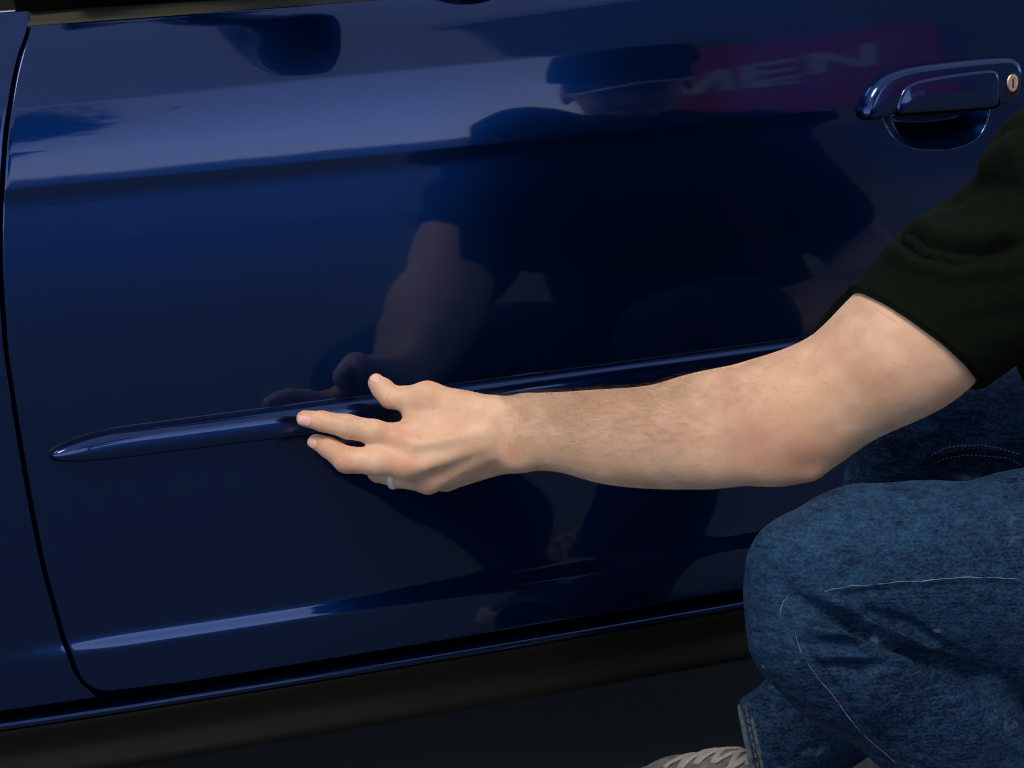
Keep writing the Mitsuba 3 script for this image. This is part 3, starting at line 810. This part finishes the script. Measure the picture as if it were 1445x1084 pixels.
def hem_d(x, y, z):
    """Positive below the sleeve's hem, which hangs lower on the side towards the car."""
    s = np.maximum((x - HM[0]) * CD[0] + (y - HM[1]) * CD[1] + (z - HM[2]) * CD[2] - 0.022, 0)
    return -((x - HM[0]) * hn[0] + (y - HM[1]) * hn[1] + (z - HM[2]) * hn[2]) - 1.6 * s


hemd = hem_d(x, y, z)
S.f = np.maximum(S.f, hemd.astype(np.float32) + 0.05)
S.cone(SL + (SR - SL) * 0.18, SL + (SR - SL) * 0.82, 0.072, 0.064, k=0.03)
S.cone(NK + (0, 0, -0.030), NK + (-0.004, 0.004, 0.012), 0.078, 0.062, k=0.03)
S.cone((SL + SR) / 2 + (0, 0, -0.09), PV + (0, 0, 0.02), 0.142, 0.160, k=0.05)
S.chain([SR, SR + (ER - SR) * 0.55], [0.068, 0.066], k=0.03)
S.cone((0.2680, -0.4650, 0.7117), (0.2853, -0.4800, 0.7164), 0.047, 0.050, k=0.04)
S.cone((0.2774, -0.4750, 0.5581), (0.2938, -0.4650, 0.5280), 0.042, 0.042, k=0.03)
L = Field((0.02, -0.56, 0.40), (0.36, -0.26, 0.76), 0.0020)
L.chain([HM - sd * 0.10, HM - sd * 0.04, HM + sd * 0.05, np.array((0.2364, -0.4350, 0.6099)), SL + (0.012, 0.0, 0.0)], [0.0685, 0.0690, 0.0705, 0.068, 0.071], k=0.0)
w, x, y, z = L.window([(0, -1, 0)], [(1, 1, 1)])
hemd = hem_d(x, y, z)
L.f = np.maximum(L.f, hemd.astype(np.float32))
wd, dd = L.cone_d(HM - sd * 0.14, HM + sd * 0.055, 0.0645, 0.0682, 0.02)
L.carve(wd, dd)
ha = np.cross(sd, (0, 0, 1)); ha /= np.linalg.norm(ha)
hb = np.cross(sd, ha)
hem = []
for a in np.linspace(0, 2 * np.pi, 97):
    t = np.linspace(-0.12, 0.10, 441)
    q = HM + t[:, None] * sd + (0.0678 + 0.012 * np.clip(t, -0.1, 0.1))[:, None] * (math.cos(a) * ha + math.sin(a) * hb)
    hem.append(q[np.argmin(np.abs(hem_d(*q.T)))])
hem = np.array(hem)
hem[:-1] = ndimage.gaussian_filter1d(hem[:-1], 1.0, axis=0, mode='wrap'); hem[-1] = hem[0]
shirt = join([relax(facing_out(S.mesh()), 6), relax(facing_out(L.mesh()), 6), tube(hem, 0.0026, 8, caps=False)])
shirt0 = shirt
shirt = fold(shirt, [
    ([(0.1623, -0.3907, 0.6445), (0.1506, -0.4399, 0.6394), (0.1641, -0.4673, 0.6354), (0.1877, -0.4857, 0.6388), (0.2173, -0.5008, 0.6460)], -0.014, 0.008),
    ([(0.1523, -0.3911, 0.6362), (0.1422, -0.4414, 0.6282), (0.1601, -0.4729, 0.6232), (0.1873, -0.4913, 0.6275), (0.2154, -0.5035, 0.6344)], 0.007, 0.009),
    ([(0.1762, -0.3954, 0.6550), (0.1663, -0.4439, 0.6519), (0.1852, -0.4737, 0.6507), (0.2202, -0.4967, 0.6592)], 0.006, 0.011),
    ([(0.1927, -0.4128, 0.6696), (0.2073, -0.4386, 0.6854), (0.2211, -0.4898, 0.6947)], -0.007, 0.010),
    ([(0.2218, -0.4269, 0.7029), (0.2167, -0.4505, 0.7126), (0.2257, -0.4829, 0.7281)], 0.005, 0.012),
    ([(0.2303, -0.4333, 0.7276), (0.2298, -0.4526, 0.7393), (0.2400, -0.4785, 0.7476)], -0.005, 0.010),
    ([(0.1487, -0.4744, 0.5664), (0.1791, -0.4933, 0.5846), (0.2161, -0.5040, 0.5853)], -0.003, 0.012)])
obj('person__shirt', shirt, 'shirt', smooth=True, label='very dark green short-sleeved T-shirt')

# ---- jeans
J = Field((-0.04, -0.64, 0.03), (0.72, -0.04, 0.52), 0.0026)
HL = np.array((0.2589, -0.4750, 0.3382))
J.chain([(0.0430, -0.4300, 0.3647), (0.0901, -0.4400, 0.3677), (0.1508, -0.4550, 0.3546), HL, (0.42, -0.48, 0.32), PV + (-0.01, -0.06, 0.0)], [0.0560, 0.0655, 0.0760, 0.0930, 0.105, 0.12], k=0)
J.chain([(0.0402, -0.4320, 0.3429), (0.0437, -0.4400, 0.3191), (0.0762, -0.4500, 0.2898), (0.1563, -0.4600, 0.2295), (0.2588, -0.4600, 0.1455)], [0.0520, 0.0560, 0.0610, 0.0620, 0.055], k=0.012)
RK = np.array((0.3218, -0.2150, 0.4128))
J.chain([PV + (0.04, 0.05, 0.02), (0.42, -0.27, 0.385), RK], [0.115, 0.090, 0.068], k=0.02)
J.chain([RK, (0.3212, -0.2000, 0.3565), (0.2878, -0.1850, 0.2611), (0.2307, -0.1860, 0.1518), (0.1702, -0.1860, 0.1173), (0.1026, -0.1800, 0.1037)], [0.066, 0.062, 0.059, 0.056, 0.0535, 0.0530], k=0.012)
# hem of the right leg: cut, with the cloth's thickness showing
cp = np.array((0.1399, -0.1860, 0.1426))
cn = np.array((-0.84, 0.50, -0.20)); cn /= np.linalg.norm(cn)
w, x, y, z = J.window([(-1, -0.29, 0)], [(0.30, 1, 0.20)])
J.f[w] = np.maximum(J.f[w], ((x - cp[0]) * cn[0] + (y - cp[1]) * cn[1] + (z - cp[2]) * cn[2]).astype(np.float32))
wd, dd = J.cone_d((0.1026, -0.1800, 0.1037), (0.1589, -0.1850, 0.1148), 0.0485, 0.0480, 0.02)
J.carve(wd, dd)
jeans = relax(facing_out(J.mesh()), 6)
jeans0 = jeans
JF = [
    ([(-0.0071, -0.4585, 0.3642), (0.0129, -0.4822, 0.3543), (0.0500, -0.5021, 0.3317), (0.1025, -0.5115, 0.3040), (0.1635, -0.5108, 0.2752), (0.2417, -0.4799, 0.2322)], -0.016, 0.0055),
    ([(0.0138, -0.4809, 0.3619), (0.0402, -0.4951, 0.3489), (0.0792, -0.5076, 0.3266), (0.1241, -0.5126, 0.3008)], 0.0080, 0.0060),
    ([(-0.0012, -0.4711, 0.3495), (0.0261, -0.4947, 0.3385), (0.0677, -0.5084, 0.3211)], -0.0115, 0.0046),
    ([(-0.0027, -0.4734, 0.3391), (0.0309, -0.4982, 0.3324), (0.0738, -0.5102, 0.3175)], 0.0070, 0.0055),
    ([(0.0036, -0.4854, 0.3255), (0.0357, -0.5019, 0.3227), (0.0730, -0.5113, 0.3148), (0.1241, -0.5126, 0.3008)], -0.0120, 0.0045),
    ([(0.0036, -0.4854, 0.3131), (0.0464, -0.5075, 0.3118), (0.1016, -0.5129, 0.2982)], 0.0042, 0.0070),
    ([(0.0090, -0.4882, 0.3048), (0.0457, -0.5086, 0.3028), (0.1258, -0.5105, 0.2950)], -0.0095, 0.0045),
    ([(0.0402, -0.4951, 0.3489), (0.0877, -0.5111, 0.3343), (0.1430, -0.5176, 0.2991)], -0.0100, 0.0050),
    ([(-0.0083, -0.4335, 0.3867), (0.0004, -0.4688, 0.3655)], -0.0022, 0.0050),
    ([(0.2548, -0.2349, 0.4164), (0.2616, -0.2501, 0.4051), (0.2676, -0.2532, 0.3894)], -0.005, 0.008),
    ([(0.2897, -0.2728, 0.4360), (0.2842, -0.2740, 0.4169), (0.2818, -0.2700, 0.3963)], 0.004, 0.009),
    ([(0.2833, -0.2732, 0.4068), (0.3152, -0.2953, 0.4158), (0.3515, -0.3330, 0.4078)], 0.004, 0.006),
    ([(0.2897, -0.2757, 0.3951), (0.3191, -0.3012, 0.4004), (0.3460, -0.3297, 0.3999)], -0.012, 0.009),
    ([(0.0138, -0.4809, 0.3619), (0.0317, -0.4884, 0.3684), (0.0569, -0.5023, 0.3716), (0.0906, -0.5166, 0.3724), (0.1218, -0.5295, 0.3732), (0.1561, -0.5384, 0.3708), (0.1816, -0.5464, 0.3671)], 0.0022, 0.0032),
    ([(0.0131, -0.4818, 0.3561), (0.0312, -0.4892, 0.3625), (0.0569, -0.5024, 0.3654), (0.0902, -0.5172, 0.3664), (0.1211, -0.5305, 0.3673), (0.1554, -0.5395, 0.3650), (0.1809, -0.5475, 0.3612)], -0.0016, 0.0030),
    ([(-0.0027, -0.4756, 0.3347), (-0.0021, -0.4800, 0.3208), (0.0021, -0.4835, 0.3097), (0.0159, -0.4888, 0.2889), (0.0308, -0.4938, 0.2691), (0.0551, -0.4909, 0.2404), (0.0793, -0.4833, 0.2191), (0.0991, -0.4851, 0.1996)], 0.0020, 0.0030),
    ([(0.0016, -0.4799, 0.3363), (0.0022, -0.4843, 0.3236), (0.0064, -0.4877, 0.3126), (0.0200, -0.4934, 0.2919), (0.0347, -0.4986, 0.2721), (0.0585, -0.4965, 0.2438), (0.0814, -0.4907, 0.2232), (0.1008, -0.4930, 0.2040)], -0.0020, 0.0034),
    ([(-0.0154, -0.4280, 0.3146), (-0.0151, -0.4545, 0.3128), (-0.0066, -0.4739, 0.3137), (0.0021, -0.4835, 0.3097)], 0.0015, 0.0030)]
jeans = fold(jeans, JF)
jn = vertex_normals(jeans)
wob = meshkit.fbm(jeans[0] * 30.0, 3, 5) - 0.5
jeans = (jeans[0] + jn * (0.0032 * wob)[:, None], jeans[1])
obj('person__jeans', jeans, 'denim', smooth=True, label='faded blue denim jeans with worn seams')

# worn seams, hem and stitches lie on the cloth
from scipy.spatial import cKDTree
jn = vertex_normals(jeans)
jt = cKDTree(jeans[0])


def on_cloth(pts, n, lift):
    q = spline(np.array(pts, float), n)
    for _ in range(2):
        d, i = jt.query(q, k=6)
        q = jeans[0][i].mean(1)
    q = ndimage.gaussian_filter1d(q, 1.2, axis=0, mode='nearest')
    return q + jn[jt.query(q)[1]] * lift


SEAMS = [([(0.0138, -0.4809, 0.3619), (0.0317, -0.4884, 0.3684), (0.0569, -0.5023, 0.3716), (0.0906, -0.5166, 0.3724), (0.1218, -0.5295, 0.3732), (0.1561, -0.5384, 0.3708), (0.1816, -0.5464, 0.3671)], 0.0011, 60),
         ([(-0.0030, -0.4653, 0.3633), (-0.0075, -0.4613, 0.3525), (-0.0087, -0.4621, 0.3423)], 0.0013, 14),
         ([(-0.0027, -0.4756, 0.3347), (-0.0021, -0.4800, 0.3208), (0.0021, -0.4835, 0.3097), (0.0159, -0.4888, 0.2889), (0.0308, -0.4938, 0.2691), (0.0551, -0.4909, 0.2404), (0.0793, -0.4833, 0.2191), (0.0991, -0.4851, 0.1996)], 0.0009, 60)]
for pts, r, n in SEAMS:
    q = on_cloth(pts, n, 0.0002)
    rr = 0.62 * r * np.clip(np.minimum(np.arange(n), np.arange(n)[::-1]) / 4.0, 0.15, 1) * np.clip(-0.15 + 1.6 * meshkit.noise(np.stack([np.arange(n) * 0.55, np.arange(n) * 0, np.arange(n) * 0 + r * 999], 1)), 0.50, 1.2)
    obj('person__jeans__seam', tube(q, rr, 8, flat=0.6), 'denim_worn', smooth=True)
for row, cnt in (([(0.2842, -0.2741, 0.4102), (0.3022, -0.2857, 0.4156), (0.3203, -0.2992, 0.4172), (0.3364, -0.3155, 0.4150), (0.3491, -0.3297, 0.4108)], 24), ([(0.2879, -0.2758, 0.4020), (0.3045, -0.2881, 0.4050), (0.3284, -0.3102, 0.4050), (0.3481, -0.3313, 0.4019)], 22)):
    q = on_cloth(row, cnt * 2 + 1, 0.0005)
    obj('person__jeans__stitching', join([tube(q[2 * k:2 * k + 2], 0.0005, 6) for k in range(cnt)]), 'pale_thread', smooth=True)

ca = np.array((0.1026, -0.1800, 0.1037)) - np.array((0.1702, -0.1860, 0.1173)); ca /= np.linalg.norm(ca)
cb = np.cross(ca, (0, 0, 1)); cb /= np.linalg.norm(cb)
cc = np.cross(ca, cb)
c0 = np.array((0.1702, -0.1860, 0.1173))
ring_pts = []
for a in np.linspace(0, 2 * np.pi, 81):
    q = c0 + 0.0518 * (math.cos(a) * cb + math.sin(a) * cc)
    ring_pts.append(q + ca * (((cp - q) @ cn) / (ca @ cn)))
ring_pts = np.array(ring_pts)
obj('person__jeans__hem', join([tube(ring_pts, 0.0028, 8, caps=False), tube(ring_pts - ca * 0.010 + (ring_pts - ring_pts[:-1].mean(0)) * 0.045, 0.0024, 8, caps=False, flat=0.8)]), 'denim_hem', smooth=True, label='frayed hem of the right trouser leg')
hs_ = ring_pts - ca * 0.006 + (ring_pts - ring_pts[:-1].mean(0)) * 0.075
obj('person__jeans__hem_stitching', join([tube(hs_[k:k + 2], 0.0008, 6) for k in range(0, 78, 2)]), 'gold_thread', smooth=True)

# ---- sneakers
def on_top(field, pts):
    """Drop points onto the top of a field."""
    zz = np.linspace(0.15, 0.02, 131)
    out = np.array(pts, float)
    for p in out:
        col = np.stack([np.full(131, p[0]), np.full(131, p[1]), zz], 1)
        i = np.argmax(field.sample(col) < 0)
        p[2] = zz[i] if i else 0.05
    return out


def sneaker(key, ank, toe, hgt=0.085):
    """A low canvas shoe with its sole on the ground from under the ankle to the toe."""
    ank, toe = np.array(ank, float), np.array(toe, float)
    d = toe - ank; L = np.linalg.norm(d[:2]); d = np.array((d[0], d[1], 0)) / L
    sdv = np.array((-d[1], d[0], 0))
    g = lambda a, s, h: np.array((ank[0], ank[1], 0)) + a * L * d + s * sdv + (0, 0, h)
    lo, hi = np.min([g(-0.5, -0.07, 0), g(1.25, 0.07, 0), g(-0.5, 0.07, 0), g(1.25, -0.07, 0)], 0), np.max([g(-0.5, -0.07, 0.15), g(1.25, 0.07, 0.15), g(-0.5, 0.07, 0.15), g(1.25, -0.07, 0.15)], 0)
    U = Field(lo - 0.01, hi + 0.01, 0.003)
    U.chain([g(-0.14, 0, 0.060), g(0.05, 0, 0.072), g(0.42, 0, 0.058), g(0.78, 0, 0.043), g(0.97, 0, 0.038)], [0.034, 0.040, 0.042, 0.040, 0.030], k=0)
    U.cone(g(-0.05, 0, 0.075), g(-0.08, 0, 0.10), 0.038, 0.036, k=0.02)
    _, x, y, z = U.window([lo - 1], [hi + 1])
    U.f = np.maximum(U.f, (0.022 - z).astype(np.float32) + 0 * U.f)
    obj(key, relax(facing_out(U.mesh()), 4), 'canvas', smooth=True)
    import shapely.geometry as sg
    outl = sg.LineString([g(-0.14, 0, 0)[:2], g(0.42, 0, 0)[:2]]).buffer(0.040).union(sg.LineString([g(0.42, 0, 0)[:2], g(0.95, 0, 0)[:2]]).buffer(0.044)).buffer(0.01).buffer(-0.01)
    so = trimesh.creation.extrude_polygon(outl, 0.026)
    obj(key + '__sole', (np.array(so.vertices) + (0, 0, 0.002), np.array(so.faces)), 'sole', smooth=40)
    for i, a in enumerate((0.20, 0.32, 0.44, 0.56, 0.68)):
        for s in (1, -1):
            pts = np.array([g(a - 0.03, -0.024 * s, 0.10), g(a + 0.02, 0, 0.12), g(a + 0.08, 0.024 * s, 0.10)])
            pts = spline(pts, 9)
            q = on_top(U, pts) + (0, 0, 0.0010 + 0.0012 * (s > 0))
            obj(key + '__lace', tube(q, 0.0034, 8, flat=0.45, up=(0, 0, 1)), 'lace', smooth=True)
    for s in (1, -1):
        pts = on_top(U, spline([g(0.16, 0.004 * s, 0.112), g(0.22, 0.020 * s, 0.122), g(0.34, 0.030 * s, 0.110), g(0.44, 0.034 * s, 0.085)], 16)) + (0, 0, 0.003)
        obj(key + '__lace', tube(pts, 0.003, 8, flat=0.6, up=(0, 0, 1)), 'lace', smooth=True)


sneaker('person__shoe', (0.185, -0.190, 0), (0.132, -0.025, 0))
sneaker('person__shoe_001', (0.410, -0.475, 0), (0.270, -0.475, 0))

# ---- cap
C = Field(HC - 0.22, HC + 0.24, 0.004)
C.ellipsoid(hd(0, -0.010, 0.035), (0.093, 0.113, 0.108), ax, k=0)
_, x, y, z = C.window([HC - 1], [HC + 1])
cut = -((x - HC[0]) * hu[0] + (y - HC[1]) * hu[1] + (z - HC[2]) * hu[2]) + 0.034
C.f = np.maximum(C.f, cut.astype(np.float32))
cap = relax(facing_out(C.mesh()), 4)
obj('person__cap', cap, 'cap_cloth', smooth=40, label='dark baseball cap mirrored in the door')
ba = np.linspace(-1.0, 1.0, 40)
rr = np.linspace(0, 1, 14)
top = np.array([[hd(0.089 * math.sin(a), 0.098 * math.cos(a) - 0.012 + r * 0.072 * math.cos(a * 1.4) ** 0.6, 0.040 - 0.014 * r * r - 0.030 * (math.sin(a)) ** 2 * r) for a in ba] for r in rr])
bot = top - hu * 0.004
brim = join([grid_mesh(top), grid_mesh(bot, True), grid_mesh(np.stack([top[-1], bot[-1]])), grid_mesh(np.stack([top[:, 0], bot[:, 0]])), grid_mesh(np.stack([bot[:, -1], top[:, -1]]))])
obj('person__cap__brim', brim, 'cap_cloth', smooth=40)
obj('person__cap__brim_glint', tube(top[-1] + fw * 0.001 - hu * 0.002, 0.0030, 8), 'highlight_white')  # white tube paints the bright highlight along the brim

# ------------------------------------------------------------------ what the paint mirrors
az = lambda deg, d, z=0.0: np.array((d * math.sin(math.radians(deg)), -d * math.cos(math.radians(deg)), z))
# grey building with a red sign, to the right
b0, b1 = az(30.8, 10.0), az(62, 9.0)
bd = (b1 - b0) / np.linalg.norm(b1 - b0)
bn = np.array((-bd[1], bd[0], 0))                                   # towards the car
if bn @ (-b0) < 0:
    bn = -bn


def slab(o, u, w, nrm, h0, h1, t):
    """A wall block from o along u by w, from height h0 to h1, thickness t backwards from nrm."""
    c = [o + (0, 0, h0), o + u * w + (0, 0, h0), o + u * w - nrm * t + (0, 0, h0), o - nrm * t + (0, 0, h0)]
    v = np.array(c + [p + (0, 0, h1 - h0) for p in c])
    f = np.array([(0, 1, 5), (0, 5, 4), (1, 2, 6), (1, 6, 5), (2, 3, 7), (2, 7, 6), (3, 0, 4), (3, 4, 7), (4, 5, 6), (4, 6, 7), (0, 2, 1), (0, 3, 2)])
    return facing_out((v, f))


Wb = np.linalg.norm(b1 - b0)
tag('grey_building', 'grey rendered building mirrored behind the man', 'building')
obj('grey_building__wall', slab(b0, bd, Wb, bn, 0, 6.0, 4.0), 'render_wall', smooth=False)
obj('grey_building__parapet', slab(b0 - bd * 0.1 + bn * 0.1, bd, Wb + 0.2, bn, 6.0, 6.25, 4.2), 'pale_wall', smooth=False)
tag('red_sign', 'dark red sign with white letters mirrored beside the door handle', 'sign')
so = b0 + bd * 0.30 + bn * 0.06
obj('red_sign__panel', slab(so, bd, 1.70, bn, 0.35, 2.45, 0.055), 'sign_red', smooth=False)
for ch, u0, wdt in (('M', 0.16, 0.44), ('E', 0.66, 0.30), ('N', 1.02, 0.36)):
    t = meshkit.text_mesh(ch, 0.50, 0.02, bold=True)
    tv = np.array(t.vertices)
    tv[:, 0] = (tv[:, 0] - tv[:, 0].min()) / np.ptp(tv[:, 0]) * wdt + u0
    v = so[None] + tv[:, :1] * bd + np.array((0, 0, 1.0)) * (tv[:, 1:2] + 1.36 + (0.04 if ch == 'N' else 0)) + bn * (tv[:, 2:3] + 0.002)
    obj('red_sign__letter', facing_out((v, np.array(t.faces))), 'sign_white', smooth=False)
# tree reaching in from the left
rng = np.random.default_rng(3)
tr = az(7.0, 12.0)
tag('tree', 'leafy tree branch mirrored at the left edge of the door', 'tree')
obj('tree__trunk', tube(spline([tr, tr + (0.05, 0, 1.2), tr + (0.0, 0.1, 2.4), tr + (0.1, 0, 3.4)], 24), np.linspace(0.16, 0.05, 24), 12), 'bark')
lv, lf = [], []
ctr = [(az(11.0 + 0.66 * k, 12.0, 1.36 + 0.085 * k), 0.34 - 0.035 * k) for k in range(7)] + [(az(10.4 - 0.8 * k, 12.0, 1.45 + 0.1 * k), 0.42) for k in range(4)] + [(tr + rng.normal(0, 0.5, 3) * (1, 1, 0.5) + (0, 0, 3.6), 0.7) for _ in range(5)]
obj('tree__branch', tube(spline([tr + (0, 0, 1.7), az(11.0, 12, 1.75), az(13.0, 12, 2.0)], 16), np.linspace(0.05, 0.012, 16), 8), 'bark')
n = 0
for c, r in ctr:
    for _ in range(int(8000 * r)):
        p = c + rng.normal(0, 0.37, 3) * r
        a, b = rng.normal(0, 1, 3), rng.normal(0, 1, 3)
        a /= np.linalg.norm(a); b -= a * (a @ b); b /= np.linalg.norm(b)
        s = rng.uniform(0.05, 0.09)
        lv += [p - a * s, p - b * s * 0.45, p + a * s, p + b * s * 0.45]
        lf += [(n, n + 1, n + 2), (n, n + 2, n + 3)]
        n += 4
obj('tree__leaves', (np.array(lv), np.array(lf)), 'leaf', smooth=False, kind='stuff')
